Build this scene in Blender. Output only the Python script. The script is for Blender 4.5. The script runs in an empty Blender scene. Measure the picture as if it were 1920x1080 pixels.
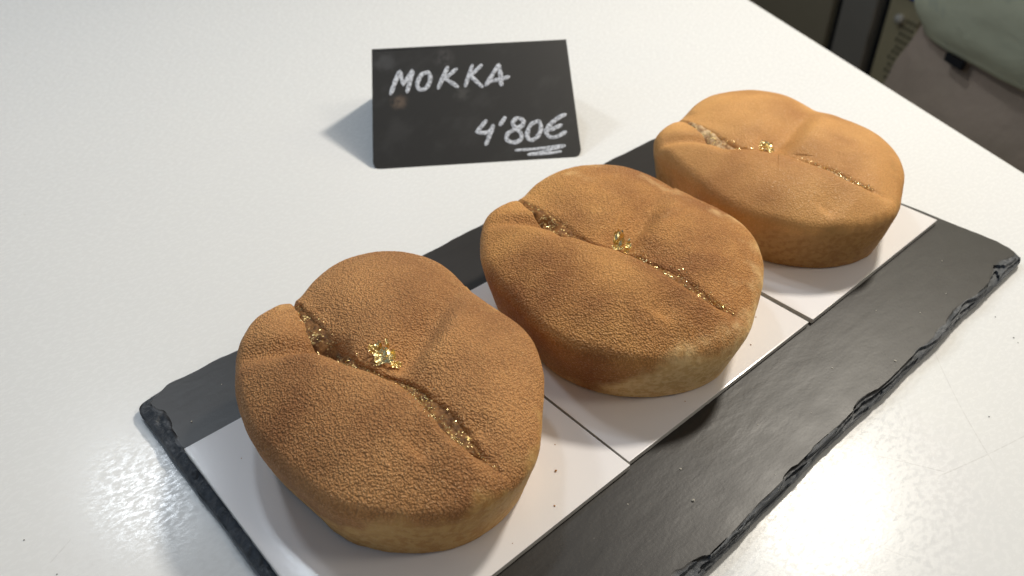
import bpy, math, random
import numpy as np
from mathutils import Vector, Matrix

# ------------------------------------------------------------------ camera
S = bpy.context.scene
col = S.collection
cam_d = bpy.data.cameras.new('camera')
cam = bpy.data.objects.new('camera', cam_d)
col.objects.link(cam)
S.camera = cam
CAM = Vector((-0.03374, -0.17673, 0.17998))
RX = (0.7408676, -0.6716456, -0.00271705)
UX = (0.41887935, 0.45888064, 0.78356151)
WX = (0.52502884, 0.58165346, -0.62130827)
cam.matrix_world = Matrix(((RX[0], UX[0], -WX[0], CAM.x), (RX[1], UX[1], -WX[1], CAM.y),
                           (RX[2], UX[2], -WX[2], CAM.z), (0, 0, 0, 1)))
cam_d.sensor_width = 36.0
cam_d.lens = 36.0 * 1524.13 / 1920
cam_d.clip_start = 0.01
cam_d.clip_end = 60
cam_d.dof.use_dof = True
cam_d.dof.focus_distance = 0.235
cam_d.dof.aperture_fstop = 17.5

# ------------------------------------------------------------------ world and lamps
ZC = -0.0072                      # counter top
world = bpy.data.worlds.new('World')
S.world = world
world.use_nodes = True
wn = world.node_tree.nodes; wl = world.node_tree.links
bg = wn['Background']
tc = wn.new('ShaderNodeTexCoord'); sx = wn.new('ShaderNodeSeparateXYZ')
cr = wn.new('ShaderNodeValToRGB')
wl.new(tc.outputs['Generated'], sx.inputs[0])
mr = wn.new('ShaderNodeMapRange'); mr.inputs['From Min'].default_value = -1; mr.inputs['From Max'].default_value = 1
wl.new(sx.outputs['Z'], mr.inputs['Value']); wl.new(mr.outputs[0], cr.inputs[0])
els = cr.color_ramp.elements
els[0].position = 0.35; els[0].color = (0.10, 0.09, 0.08, 1)
els[1].position = 0.95; els[1].color = (0.60, 0.60, 0.58, 1)
e = els.new(0.52); e.color = (0.30, 0.295, 0.28, 1)
e = els.new(0.63); e.color = (0.22, 0.215, 0.21, 1)
e = els.new(0.75); e.color = (0.34, 0.34, 0.335, 1)
# scattered bright spots overhead, added to give the foil and glaze something to mirror
vo = wn.new('ShaderNodeTexVoronoi'); vo.inputs['Scale'].default_value = 3.4; wl.new(tc.outputs['Generated'], vo.inputs['Vector'])
m1 = wn.new('ShaderNodeMapRange'); m1.inputs[1].default_value = 0.10; m1.inputs[2].default_value = 0.16; m1.inputs[3].default_value = 6.0; m1.inputs[4].default_value = 0.0
wl.new(vo.outputs['Distance'], m1.inputs[0])
m2 = wn.new('ShaderNodeMapRange'); m2.inputs[1].default_value = 0.25; m2.inputs[2].default_value = 0.35
wl.new(sx.outputs['Z'], m2.inputs[0])
mm = wn.new('ShaderNodeMath'); mm.operation = 'MULTIPLY'; wl.new(m1.outputs[0], mm.inputs[0]); wl.new(m2.outputs[0], mm.inputs[1])
ad = wn.new('ShaderNodeMix'); ad.data_type = 'RGBA'; ad.blend_type = 'ADD'; ad.inputs[0].default_value = 1.0
wl.new(cr.outputs[0], ad.inputs[6]); wl.new(mm.outputs[0], ad.inputs[7])
# warm side of the room to the right, cool window side to the left
dt = wn.new('ShaderNodeVectorMath'); dt.operation = 'DOT_PRODUCT'; dt.inputs[1].default_value = (0.8, -0.6, 0); wl.new(tc.outputs['Generated'], dt.inputs[0])
wr_ = wn.new('ShaderNodeValToRGB'); m3 = wn.new('ShaderNodeMapRange'); m3.inputs[1].default_value = -1; m3.inputs[2].default_value = 1
wl.new(dt.outputs['Value'], m3.inputs[0]); wl.new(m3.outputs[0], wr_.inputs[0])
wr_.color_ramp.elements[0].color = (0.46, 0.58, 0.76, 1); wr_.color_ramp.elements[1].color = (2.2, 1.9, 1.5, 1)
e = wr_.color_ramp.elements.new(0.5); e.color = (0.80, 0.82, 0.85, 1)
mu = wn.new('ShaderNodeMix'); mu.data_type = 'RGBA'; mu.blend_type = 'MULTIPLY'; mu.inputs[0].default_value = 1.0
wl.new(ad.outputs[2], mu.inputs[6]); wl.new(wr_.outputs[0], mu.inputs[7])
wl.new(mu.outputs[2], bg.inputs['Color'])
bg.inputs['Strength'].default_value = 0.32


def lamp(name, loc, target, power, size, colr, shape='DISK', size_y=None):
    d = bpy.data.lights.new(name, 'AREA'); d.shape = shape; d.size = size
    if size_y: d.size_y = size_y
    d.energy = power; d.color = colr
    o = bpy.data.objects.new(name, d); col.objects.link(o); o.location = loc
    v = Vector(target) - Vector(loc)
    o.rotation_euler = v.to_track_quat('-Z', 'Y').to_euler()
    return o


lamp('ceiling_or_fill_lamp', (0.055, 0.65, 0.69), (0.05, 0, 0), 1.25, 0.095, (0.84, 0.92, 1.0))
lamp('ceiling_or_fill_lamp', (0.35, 0.75, 1.2), (0.4, 0.1, 0), 2.4, 0.12, (0.78, 0.89, 1.0))  # added fill over the aisle, brightens the person and cabinets
lamp('ceiling_or_fill_lamp', (0.633, 0.016, 0.613), (0.15, -0.03, 0), 4.4, 0.085, (1.0, 0.93, 0.82))
lamp('ceiling_or_fill_lamp', (0.60, -0.80, 1.0), (0.14, -0.03, 0), 1.8, 0.25, (1.0, 0.92, 0.80))  # added soft fill from the near right
lamp('window_light', (-1.6, 0.5, 0.9), (0.05, 0, 0), 2.3, 1.0, (0.34, 0.62, 1.0), 'RECTANGLE', 0.8)

S.render.engine = 'CYCLES'
S.view_settings.view_transform = 'Standard'
S.view_settings.look = 'None'
S.view_settings.exposure = 0.14
S.view_settings.gamma = 1.0


# ------------------------------------------------------------------ helpers
def hsh(ix, iy, iz, seed):
    n = (ix.astype(np.int64) * 374761393 + iy.astype(np.int64) * 668265263 + iz.astype(np.int64) * 2147483647 + seed * 974634777) & 0xFFFFFFFF
    n = ((n ^ (n >> 13)) * 1274126177) & 0xFFFFFFFF
    n = ((n ^ (n >> 16)) * 2246822519) & 0xFFFFFFFF
    n = n ^ (n >> 15)
    return (n & 0xFFFFFF) / float(0xFFFFFF)


def vnoise(x, y, z, seed=0):
    """smooth value noise in -1..1"""
    x, y, z = np.broadcast_arrays(np.asarray(x, float), np.asarray(y, float), np.asarray(z, float))
    ix, iy, iz = np.floor(x), np.floor(y), np.floor(z)
    fx, fy, fz = x - ix, y - iy, z - iz
    fx, fy, fz = [t * t * t * (t * (t * 6 - 15) + 10) for t in (fx, fy, fz)]
    r = 0
    for a in (0, 1):
        for b in (0, 1):
            for c in (0, 1):
                w = (fx if a else 1 - fx) * (fy if b else 1 - fy) * (fz if c else 1 - fz)
                r = r + w * hsh(ix + a, iy + b, iz + c, seed)
    return r * 2 - 1


def fbm(x, y, z, seed=0, octs=4):
    r = 0; a = 1; t = 0
    for i in range(octs):
        r = r + a * vnoise(x * 2 ** i, y * 2 ** i, z * 2 ** i, seed + i * 17); t += a; a *= 0.5
    return r / t


def sst(a, b, x):
    t = np.clip((x - a) / (b - a), 0, 1)
    return t * t * (3 - 2 * t)


def mesh_obj(name, V, F, mat=None, parent=None, smooth=True, attrs=None):
    me = bpy.data.meshes.new(name)
    V = np.asarray(V, float)
    me.from_pydata([tuple(v) for v in V.tolist()], [], F if isinstance(F, list) else F.tolist())
    if smooth:
        me.polygons.foreach_set('use_smooth', [True] * len(me.polygons))
    if attrs:
        for k, v in attrs.items():
            a = me.attributes.new(k, 'FLOAT', 'POINT'); a.data.foreach_set('value', np.asarray(v, np.float32))
    me.update()
    o = bpy.data.objects.new(name, me); col.objects.link(o)
    if mat: me.materials.append(mat)
    if parent: o.parent = parent
    return o


def tag(o, label=None, cat=None, group=None, kind=None):
    if label: o['label'] = label
    if cat: o['category'] = cat
    if group: o['group'] = group
    if kind: o['kind'] = kind
    return o


def empty(name, loc):
    o = bpy.data.objects.new(name, None); col.objects.link(o); o.location = loc; o.empty_display_size = 0.01
    return o


class NT:
    """small node-tree writer"""
    def __init__(self, name):
        self.m = bpy.data.materials.new(name); self.m.use_nodes = True
        self.t = self.m.node_tree; self.n = self.t.nodes; self.l = self.t.links
        self.b = self.n['Principled BSDF']; self.out = self.n['Material Output']
        self._tc = None

    def tc(self, k='Object'):
        if not self._tc: self._tc = self.n.new('ShaderNodeTexCoord')
        return self._tc.outputs[k]

    def put(self, sock, v):
        if isinstance(v, (int, float)): sock.default_value = v
        elif isinstance(v, (tuple, list)): sock.default_value = tuple(v) + ((1,) if len(v) == 3 and sock.type == 'RGBA' else ())
        else: self.l.new(v, sock)

    def noise(self, scale, detail=3, rough=0.5, vec=None, dist=0.0):
        n = self.n.new('ShaderNodeTexNoise'); n.inputs['Scale'].default_value = scale
        n.inputs['Detail'].default_value = detail; n.inputs['Roughness'].default_value = rough; n.inputs['Distortion'].default_value = dist
        self.l.new(vec or self.tc(), n.inputs['Vector']); return n.outputs['Fac']

    def voro(self, scale, vec=None, out='Distance', feature='F1', rnd=1.0):
        n = self.n.new('ShaderNodeTexVoronoi'); n.feature = feature; n.inputs['Scale'].default_value = scale
        n.inputs['Randomness'].default_value = rnd
        self.l.new(vec or self.tc(), n.inputs['Vector']); return n.outputs[out]

    def mapv(self, scale=(1, 1, 1), rot=(0, 0, 0), loc=(0, 0, 0), vec=None):
        n = self.n.new('ShaderNodeMapping'); n.inputs['Scale'].default_value = scale; n.inputs['Rotation'].default_value = rot
        n.inputs['Location'].default_value = loc
        self.l.new(vec or self.tc(), n.inputs['Vector']); return n.outputs[0]

    def math(self, op, a, b=None, c=None, clamp=False):
        n = self.n.new('ShaderNodeMath'); n.operation = op; n.use_clamp = clamp
        for i, v in enumerate((a, b, c)):
            if v is not None: self.put(n.inputs[i], v)
        return n.outputs[0]

    def ramp(self, v, a, b, x=0.0, y=1.0):
        n = self.n.new('ShaderNodeMapRange'); n.interpolation_type = 'SMOOTHSTEP'
        self.put(n.inputs[0], v)
        for i, q in zip((1, 2, 3, 4), (a, b, x, y)): n.inputs[i].default_value = q
        return n.outputs[0]

    def mix(self, f, a, b):
        n = self.n.new('ShaderNodeMix'); n.data_type = 'RGBA'
        self.put(n.inputs[0], f); self.put(n.inputs[6], a); self.put(n.inputs[7], b); return n.outputs[2]

    def attr(self, k):
        n = self.n.new('ShaderNodeAttribute'); n.attribute_name = k; return n.outputs['Fac']

    def bump(self, h, strength, dist, normal=None):
        n = self.n.new('ShaderNodeBump'); self.put(n.inputs['Height'], h)
        self.put(n.inputs['Strength'], strength); n.inputs['Distance'].default_value = dist
        if normal: self.l.new(normal, n.inputs['Normal'])
        return n.outputs[0]

    def set(self, **k):
        for a, v in k.items(): self.put(self.b.inputs[a.replace('_', ' ')], v)
        return self.m


# ------------------------------------------------------------------ counter
EN = np.array([0.90892274, -0.41696456]); EE = np.array([0.41696456, 0.90892274])


def ns(c, s, z):
    """point at distance c across the far edge and s along it"""
    p = c * EN + s * EE
    return (p[0], p[1], z)


def counter_mat():
    t = NT('white_laminate')
    P = t.tc()
    base = t.mix(t.noise(6, 3, 0.5), (0.74, 0.745, 0.74), (0.79, 0.785, 0.77))
    # thin scratches: arcs of big circles and straight lines, worn into the top
    sep = t.n.new('ShaderNodeSeparateXYZ'); t.l.new(P, sep.inputs[0])
    X, Y = sep.outputs[0], sep.outputs[1]
    scr = None
    segs = [((0.2238, -0.1090), (0.1712, -0.1585), 0.030), ((0.1330, -0.1275), (0.1360, -0.1490), 0.0), ((0.1420, -0.1170), (0.1600, -0.1500), 0.0),
            ((0.1170, -0.1330), (0.1250, -0.1560), 0.0), ((0.1560, -0.1480), (0.1960, -0.1600), 0.01), ((-0.0350, -0.0020), (-0.0420, -0.0060), 0.0),
            ((0.0330, -0.0010), (-0.0160, 0.0100), 0.0)]
    for (a, b, sag) in segs[:6]:
        a = np.array(a); b = np.array(b); L = np.linalg.norm(b - a); d = (b - a) / L; nn = np.array([-d[1], d[0]])
        u_ = t.math('ADD', t.math('MULTIPLY', t.math('SUBTRACT', X, float(a[0])), float(d[0])), t.math('MULTIPLY', t.math('SUBTRACT', Y, float(a[1])), float(d[1])))
        v_ = t.math('ADD', t.math('MULTIPLY', t.math('SUBTRACT', X, float(a[0])), float(nn[0])), t.math('MULTIPLY', t.math('SUBTRACT', Y, float(a[1])), float(nn[1])))
        un = t.math('DIVIDE', u_, float(L))
        par = t.math('MULTIPLY', t.math('MULTIPLY', un, t.math('SUBTRACT', 1.0, un)), float(4 * sag * L))
        dist = t.math('ABSOLUTE', t.math('ADD', v_, par))
        m = t.math('MULTIPLY', t.ramp(dist, 0.00008, 0.00028, 1, 0), t.math('MULTIPLY', t.ramp(un, 0, 0.08), t.ramp(un, 0.92, 1.0, 1, 0)))
        scr = m if scr is None else t.math('MAXIMUM', scr, m)
    scr = t.math('MULTIPLY', scr, t.ramp(t.noise(900, 2), 0.35, 0.6, 0.35, 1))
    base = t.mix(t.math('MULTIPLY', scr, 0.20), base, (0.33, 0.31, 0.28))
    # faint specks
    sp = t.ramp(t.voro(75), 0.02, 0.035, 1, 0)
    sp = t.math('MULTIPLY', sp, t.ramp(t.noise(40, 1), 0.58, 0.62))
    base = t.mix(t.math('MULTIPLY', sp, 0.6), base, (0.30, 0.27, 0.22))
    st = t.mapv((1, 1, 1))
    orange = t.math('ADD', t.math('MULTIPLY', t.noise(1000, 2, 0.5, st, 0.6), 0.7), t.math('MULTIPLY', t.noise(330, 3, 0.5, t.mapv((1, 2.2, 1), (0, 0, 0.5))), 1.1))
    nrm = t.bump(orange, 0.038, 0.00028)
    nrm = t.bump(scr, -0.4, 0.0002, nrm)
    rough = t.ramp(t.noise(420, 4, 0.65, t.mapv((1, 1.8, 1), (0, 0, 0.5))), 0.40, 0.60, 0.15, 0.32)
    t.set(Base_Color=base, Roughness=rough, Normal=nrm, Specular_IOR_Level=0.19)
    return t.m


def build_counter():
    # far edge runs along EE at c = 0.360; rounded nosing, 38 mm thick
    prof = [(-0.9, 0.0)]
    prof += [(0.3602 - 0.0035 + 0.0035 * math.sin(a), -0.0035 + 0.0035 * math.cos(a)) for a in np.linspace(0, math.pi / 2, 7)]
    prof += [(0.3602, -0.034)] + [(0.3602 - 0.003 + 0.003 * math.cos(a), -0.034 - 0.003 * math.sin(a)) for a in np.linspace(0.3, math.pi / 2, 4)] + [(-0.9, -0.037)]
    ss = np.linspace(-1.1, 1.3, 2)
    V = []; F = []
    n = len(prof)
    for s in ss:
        for (c, z) in prof: V.append(ns(c, s, ZC + z))
    for i in range(n):
        j = (i + 1) % n
        F.append([i, j, n + j, n + i])
    F.append(list(range(n))[::-1]); F.append(list(range(n, 2 * n)))
    o = mesh_obj('counter', V, F, counter_mat(), smooth=False)
    tag(o, kind='structure')
    return o


build_counter()

# floor beyond the counter
tf = NT('floor_tile')
tf.set(Base_Color=tf.mix(tf.noise(3, 3), (0.10, 0.09, 0.075), (0.14, 0.125, 0.10)), Roughness=0.45)
fo = mesh_obj('floor', [(-3, -3, -0.92), (5, -3, -0.92), (5, 5, -0.92), (-3, 5, -0.92)], [[0, 1, 2, 3]], tf.m, smooth=False)
tag(fo, kind='structure')


# ------------------------------------------------------------------ slate board
def slate_mat():
    t = NT('slate')
    ch = t.attr('chip')
    st = t.mapv((1, 3.2, 1), (0, 0, 0.9))
    big = t.noise(14, 4, 0.55)
    c = t.mix(big, (0.021, 0.0185, 0.0165), (0.029, 0.0255, 0.0225))
    c = t.mix(t.ramp(t.noise(45, 4, 0.6, t.mapv((1, 2.5, 1), (0, 0, 0.9))), 0.45, 0.7, 0, 0.15), c, (0.037, 0.033, 0.030))
    edge = t.mix(t.noise(420, 4, 0.6), (0.016, 0.018, 0.021), (0.11, 0.12, 0.135))
    c = t.mix(ch, c, edge)
    dust = t.math('MULTIPLY', t.ramp(t.voro(260), 0.03, 0.07, 1, 0), t.ramp(t.noise(90, 1), 0.6, 0.66))
    c = t.mix(t.math('MULTIPLY', dust, 0.5), c, (0.30, 0.29, 0.27))
    h = t.math('ADD', t.noise(60, 4, 0.5, st), t.math('MULTIPLY', t.noise(900, 3, 0.6), 0.16))
    nrm = t.bump(h, 0.14, 0.0010)
    h2 = t.math('ADD', t.noise(500, 5, 0.7, None, 1.0), t.math('MULTIPLY', t.voro(330), 0.7))
    nrm = t.bump(h2, t.math('MULTIPLY', ch, 0.6), 0.0006, nrm)
    t.set(Base_Color=c, Roughness=t.ramp(t.noise(60, 4, 0.6), 0.3, 0.7, 0.39, 0.43), Normal=nrm, Specular_IOR_Level=0.36)
    return t.m


def build_slate():
    L, W, T = 0.2822, 0.1548, 0.0052
    ang = 0.003
    # perimeter polyline, counter-clockwise starting back-left corner, with rounded corners
    def perim():
        pts = []
        def side(a, b, n): return [(a[0] + (b[0] - a[0]) * t, a[1] + (b[1] - a[1]) * t) for t in np.linspace(0, 1, n, endpoint=False)]
        rc = 0.0042
        cs = [(0, 0), (0, -W), (L, -W), (L, 0)]
        for i in range(4):
            p = np.array(cs[i]); a = np.array(cs[i - 1]); b = np.array(cs[(i + 1) % 4])
            da = (a - p) / np.linalg.norm(a - p); db = (b - p) / np.linalg.norm(b - p)
            # rounded corner then straight side
            c = p + (da + db) * rc
            a0 = math.atan2(*(-(db))[::-1]); a1 = math.atan2(*(-(da))[::-1])
            if a1 < a0: pass
            s0 = p + da * rc; s1 = p + db * rc
            for t in np.linspace(0, 1, 8, endpoint=False):
                q = (1 - t) ** 2 * s0 + 2 * t * (1 - t) * (p * 0.85 + c * 0.15) + t * t * s1
                pts.append(tuple(q))
            nxt_p = b; dn = db
            e0 = s1; e1 = b - db * rc
            n = int(np.linalg.norm(e1 - e0) / 0.0005)
            pts += side(e0, e1, n)
        return np.array(pts)
    P = perim(); n = len(P)
    IN = np.stack([np.clip(P[:, 0], 0.0125, L - 0.0125), np.clip(P[:, 1], -W + 0.0125, -0.0125)], 1)
    N = IN - P; N /= np.linalg.norm(N, axis=1)[:, None]
    x, y = P.T
    # which side are we on
    nearL = sst(0.012, 0.002, x); front = sst(-W + 0.012, -W + 0.003, y); back = sst(-0.01, -0.002, y); far = sst(L - 0.012, L - 0.003, x)
    wav = 0.0010 * fbm(x * 55, y * 55, 0, 3, 4) + 0.0014 * vnoise(x * 22, y * 22, 0, 8)
    wav = wav * (0.35 + 0.9 * back + 0.3 * front + 0.7 * far)
    P2 = P + N * (0.0004 + wav)[:, None]
    # chamfer width along perimeter
    cw = 0.0006 + nearL * (0.0042 + 0.0016 * fbm(x * 90, y * 90, 0, 21, 3)) + front * np.clip(0.0012 + 0.0070 * (0.05 + fbm(x * 30, y * 30, 0, 31, 5)), 0.0009, 0.0042)
    cw = np.clip(cw, 0.0005, 0.011)
    insets = [0.0, 0.0, 0.0] + list(np.linspace(0, 1, 19)[1:])
    V = []; CH = []
    zt = ZC + T
    # side wall
    for z, off in ((ZC, 0.0009), (ZC + T * 0.3, 0.0), (ZC + T * 0.5, 0.0)):
        jit = 0.0005 * fbm(x * 260, y * 260, z * 300, 5, 3)
        q = P2 + N * (off + jit)[:, None] if isinstance(off, np.ndarray) else P2 + N * (off + jit)[:, None]
        V.append(np.stack([q[:, 0], q[:, 1], np.full(n, z)], 1)); CH.append(np.ones(n))
    rough_amt = np.clip(nearL + front, 0, 1)
    for t in np.linspace(0, 1, 20):
        ins = cw * t + 0.0002 * t
        q = P2 + N * ins[:, None]
        rise = t ** 0.6
        # conchoidal facets, terraced
        f = fbm(q[:, 0] * (150 + 120 * nearL), q[:, 1] * (150 + 120 * nearL), 0, 41, 4)
        f2 = vnoise(q[:, 0] * 120, q[:, 1] * 120, 0, 44)
        zz = ZC + T * 0.5 + (T * 0.5) * rise
        lay = front * 0.85
        fl = fbm(q[:, 0] * 70, q[:, 1] * 70, t * 1.5, 47, 3)
        q3 = ZC + T * 0.5 + T * 0.5 * np.clip(np.floor((t * 0.9 + fl * 1.3) * 2 + 0.5) / 2, 0, 1)
        zz = zz * (1 - lay) + q3 * lay
        zz = zz + rough_amt * (0.0003 + 0.0010 * nearL) * f * math.sin(math.pi * min(1, t * 0.92 + 0.05)) + rough_amt * 0.0006 * f2 * (1 - t)
        zz = np.minimum(zz, zt)
        if t == 1: zz = np.full(n, zt)
        V.append(np.stack([q[:, 0], q[:, 1], zz], 1))
        c = (1 - sst(0.75, 1.0, np.full(n, t)) * 1.0) * np.clip(rough_amt + 0.2, 0, 1)
        CH.append(c)
    # inner rings: flat top with gentle flaky relief on the front side
    for ins in (0.0012, 0.003, 0.006, 0.01, 0.016, 0.03, 0.05, 0.065):
        q = P2 + N * (cw + 0.0002 + 0)[:, None] * 1.0
        k = ins / 0.076
        q = q + (np.array([L / 2 + (IN[:, 0] - L / 2) * 0.45, np.full(n, -W / 2)]).T - q) * k
        V.append(np.stack([q[:, 0], q[:, 1], np.full(n, zt)], 1)); CH.append(np.zeros(n))
    R = len(V)
    V = np.concatenate(V); CH = np.concatenate(CH)
    F = []
    for r in range(R - 1):
        a = np.arange(n) + r * n; b = np.roll(np.arange(n), -1) + r * n
        F.append(np.stack([a, b, b + n, a + n], 1))
    F = np.concatenate(F).tolist()
    # flip if needed handled by recalculation
    F.append(list(range((R - 1) * n, R * n)))
    ca, sa = math.cos(ang), math.sin(ang)
    X = V[:, 0] * ca - V[:, 1] * sa - 0.0039; Y = V[:, 0] * sa + V[:, 1] * ca + 0.0314
    V = np.stack([X, Y, V[:, 2]], 1)
    o = mesh_obj('slate_board', V, F, slate_mat(), smooth=False, attrs={'chip': CH})
    tag(o, 'long dark slate board with chipped edges lying on the white counter under the cards', 'serving board')
    import bmesh
    bm = bmesh.new(); bm.from_mesh(o.data); bmesh.ops.recalc_face_normals(bm, faces=bm.faces); bm.to_mesh(o.data); bm.free()
    return o


build_slate()
ZS = ZC + 0.0052                  # slate top


# ------------------------------------------------------------------ cards
def card_mat():
    t = NT('glossy_white_card')
    c = t.mix(t.noise(30, 2), (0.84, 0.81, 0.81), (0.87, 0.845, 0.84))
    sp = t.math('MULTIPLY', t.ramp(t.voro(120), 0.02, 0.04, 1, 0), t.ramp(t.noise(60, 1), 0.6, 0.63))
    c = t.mix(t.math('MULTIPLY', sp, 0.6), c, (0.35, 0.22, 0.10))
    nrm = t.bump(t.noise(700, 2), 0.05, 0.0002)
    t.set(Base_Color=c, Roughness=0.16, Normal=nrm, Specular_IOR_Level=0.5)
    return t.m


def card_edge_mat():
    t = NT('cut_paper_edge')
    c = t.mix(t.noise(1500, 3, 0.6, t.mapv((1, 1, 4))), (0.42, 0.41, 0.39), (0.72, 0.71, 0.69))
    t.set(Base_Color=c, Roughness=0.8)
    return t.m


CM, CE = card_mat(), card_edge_mat()


def build_card(x, y, a, h, label, name='paper_card', w=0.0900, dpt=0.0893, seed=0):
    root = empty(name, (x, y, ZS + 0.0002)); root.rotation_euler[2] = a
    rng = np.random.default_rng(seed)
    # board: subdivided so its cut edge is slightly ragged; lies from (0,0) to (w,-dpt)
    n = 60; P = []
    for (p, q) in (((0, 0), (0, -dpt)), ((0, -dpt), (w, -dpt)), ((w, -dpt), (w, 0)), ((w, 0), (0, 0))):
        for t in np.linspace(0, 1, n, endpoint=False): P.append((p[0] + (q[0] - p[0]) * t, p[1] + (q[1] - p[1]) * t))
    P = np.array(P); N = len(P); C = np.array([w / 2, -dpt / 2])
    D = P - C; D /= np.linalg.norm(D, axis=1)[:, None]
    V = []
    for z, rag, ins in ((0, 1, -0.00015), (h * 0.5, 0.8, -0.00005), (h * 0.86, 0.5, 0)):
        j = rag * 0.00012 * fbm(P[:, 0] * 900, P[:, 1] * 900, z * 500 + seed, 3, 3)
        V.append(np.column_stack([P + D * (j - ins)[:, None], np.full(N, z)]))
    V = np.concatenate(V)
    F = []
    for r in range(2):
        for i in range(N):
            j = (i + 1) % N; F.append([r * N + i, r * N + j, (r + 1) * N + j, (r + 1) * N + i])
    F.append(list(range(N))[::-1]); F.append(list(range(2 * N, 3 * N)))
    mesh_obj('board_core', V, F, CE, root, smooth=False)
    # laminated face, a whisker larger
    V = []; k = 0
    for z, ins in ((h * 0.87, 0.0), (h * 0.97, -0.0001), (h, 0.00035)):
        V.append(np.column_stack([P - D * ins, np.full(N, z)]))
    V = np.concatenate(V); F = []
    for r in range(2):
        for i in range(N):
            j = (i + 1) % N; F.append([r * N + i, r * N + j, (r + 1) * N + j, (r + 1) * N + i])
    F.append(list(range(N))[::-1]); F.append(list(range(2 * N, 3 * N)))
    mesh_obj('laminated_face', V, F, CM, root, smooth=False)
    tag(root, label, 'card', 'white square cards under the pastries')
    return root


build_card(-0.0004, 0.0003, -0.0035, 0.00165, 'white square card at the near end of the slate under the darkest pastry', seed=1)
build_card(0.0911, 0.0009, -0.0108, 0.00165, 'white square card in the middle of the slate, between two other cards', seed=2)
build_card(0.1825, -0.0004, -0.0015, 0.0018, 'white square card at the far end of the slate under the palest smooth pastry', seed=3)
ZK = ZS + 0.0002 + 0.00165


# ------------------------------------------------------------------ pastries
RT = {
1: [42.0, 42.0, 43.6, 47.8, 52.7, 56.7, 58.9, 58.8, 56.7, 52.6, 48.3, 49.0, 49.8, 48.3, 45.8, 43.3, 41.2, 39.6, 38.7, 37.7, 36.8, 36.7, 37.4, 39.0, 40.7, 41.8, 43.2, 44.5, 45.7, 46.4, 46.5, 46.3, 45.7, 43.8, 42.5, 42.1, 42.5, 42.8, 43.0, 42.6],
2: [46.2, 46.0, 47.7, 50.8, 54.6, 57.4, 58.5, 58.0, 56.0, 53.3, 50.4, 51.3, 52.5, 51.0, 48.8, 47.2, 45.3, 43.4, 41.9, 41.5, 42.1, 43.0, 43.8, 44.4, 44.9, 45.3, 45.6, 46.1, 46.5, 46.8, 46.5, 45.2, 43.8, 43.5, 44.1, 45.0, 46.0, 47.0, 47.4, 47.0],
3: [45.5, 45.8, 48.2, 51.8, 55.4, 57.5, 57.9, 56.7, 54.5, 51.4, 48.5, 47.8, 49.8, 50.5, 48.0, 44.2, 41.5, 39.6, 39.0, 39.0, 39.6, 40.2, 40.6, 41.2, 42.3, 43.5, 44.5, 45.5, 46.4, 47.0, 47.2, 46.0, 44.9, 44.7, 45.6, 46.6, 47.3, 47.7, 47.6, 46.8]}
CEN = {1: (47.0, -37.4), 2: (136.4, -43.5), 3: (230.4, -40.9)}
INB = {1: 4.6, 2: 5.4, 3: 4.2}
CREASE = {
1: [(-2.6, 50.0), (-2.6, 45.0), (-4.2, 35.3), (-6.1, 24.5), (-6.0, 15.8), (-4.8, 6.9), (-2.1, -0.2), (0.2, -7.6), (0.7, -16.2), (0.4, -25.5), (0.4, -32.1), (1.0, -37.9), (2.0, -42.5)],
2: [(-3.2, 51.0), (-3.6, 46.0), (-6.1, 36.1), (-7.5, 25.6), (-7.6, 15.3), (-6.1, 7.1), (-3.0, 0.3), (-1.5, -8.6), (-1.2, -19.5), (-0.6, -29.5), (0.4, -35.9), (1.8, -40.5)],
3: [(-6.6, 46.0), (-7.2, 42.0), (-10.0, 32.7), (-13.2, 20.4), (-12.6, 11.7), (-8.8, 4.2), (-5.4, -5.0), (-3.9, -15.7), (-2.4, -25.8), (-0.6, -33.8), (1.6, -39.9)]}
DENT = {   # polyline, depth, half width (negative: symmetric), ridge height on the crisp side
1: [([(-1.5, -5.0), (6.2, -1.0), (14.8, 2.0), (26.5, 8.4), (38, 15)], 4.2, 3.4, 1.2), ([(-34, 38), (-25.0, 32.5), (-18.0, 27.0), (-9.6, 20.7), (-6, 17)], 4.4, -3.8, 0.0),
    ([(-13, -31), (-3.7, -28.4), (0.6, -26.2)], 1.5, 2.4, 0.5), ([(-15, 13), (-10, 12), (-6, 9)], 1.6, -4.5, 0), ([(9, -36), (5, -30)], 0.8, -3, 0)],
2: [([(-2.6, -3.0), (4.5, 1.6), (15.5, 4.7), (29.0, 10.0), (40, 14)], 3.8, 3.3, 1.1), ([(-28, 47), (-20.2, 41.4), (-14.8, 36.1), (-9.1, 27.5)], 3.4, -3.4, 0.0),
    ([(-19, -31), (-9.6, -29.2), (-4.0, -27.6)], 1.2, 2.4, 0.4), ([(-19, 22), (-14, 20), (-10, 17)], 1.5, -4.2, 0), ([(12, -22), (22, -16)], 0.6, -5, 0)],
3: [([(-7.5, -1.5), (-2.0, 1.7), (12.1, 3.9), (32.5, 9.3), (44, 12)], 3.8, 3.8, 1.0), ([(-34, 46), (-26.3, 38.6), (-21.0, 32.6), (-15.2, 23.8)], 3.0, -3.4, 0.0),
    ([(-24, -34), (-11.7, -31.9), (-6.3, -30.4)], 1.2, 2.6, 0.4), ([(-24, 17), (-19, 16), (-15, 14)], 1.3, -4.6, 0), ([(18, 22), (10, 28)], 0.7, -6, 0)]}
HH = 31.0


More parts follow.
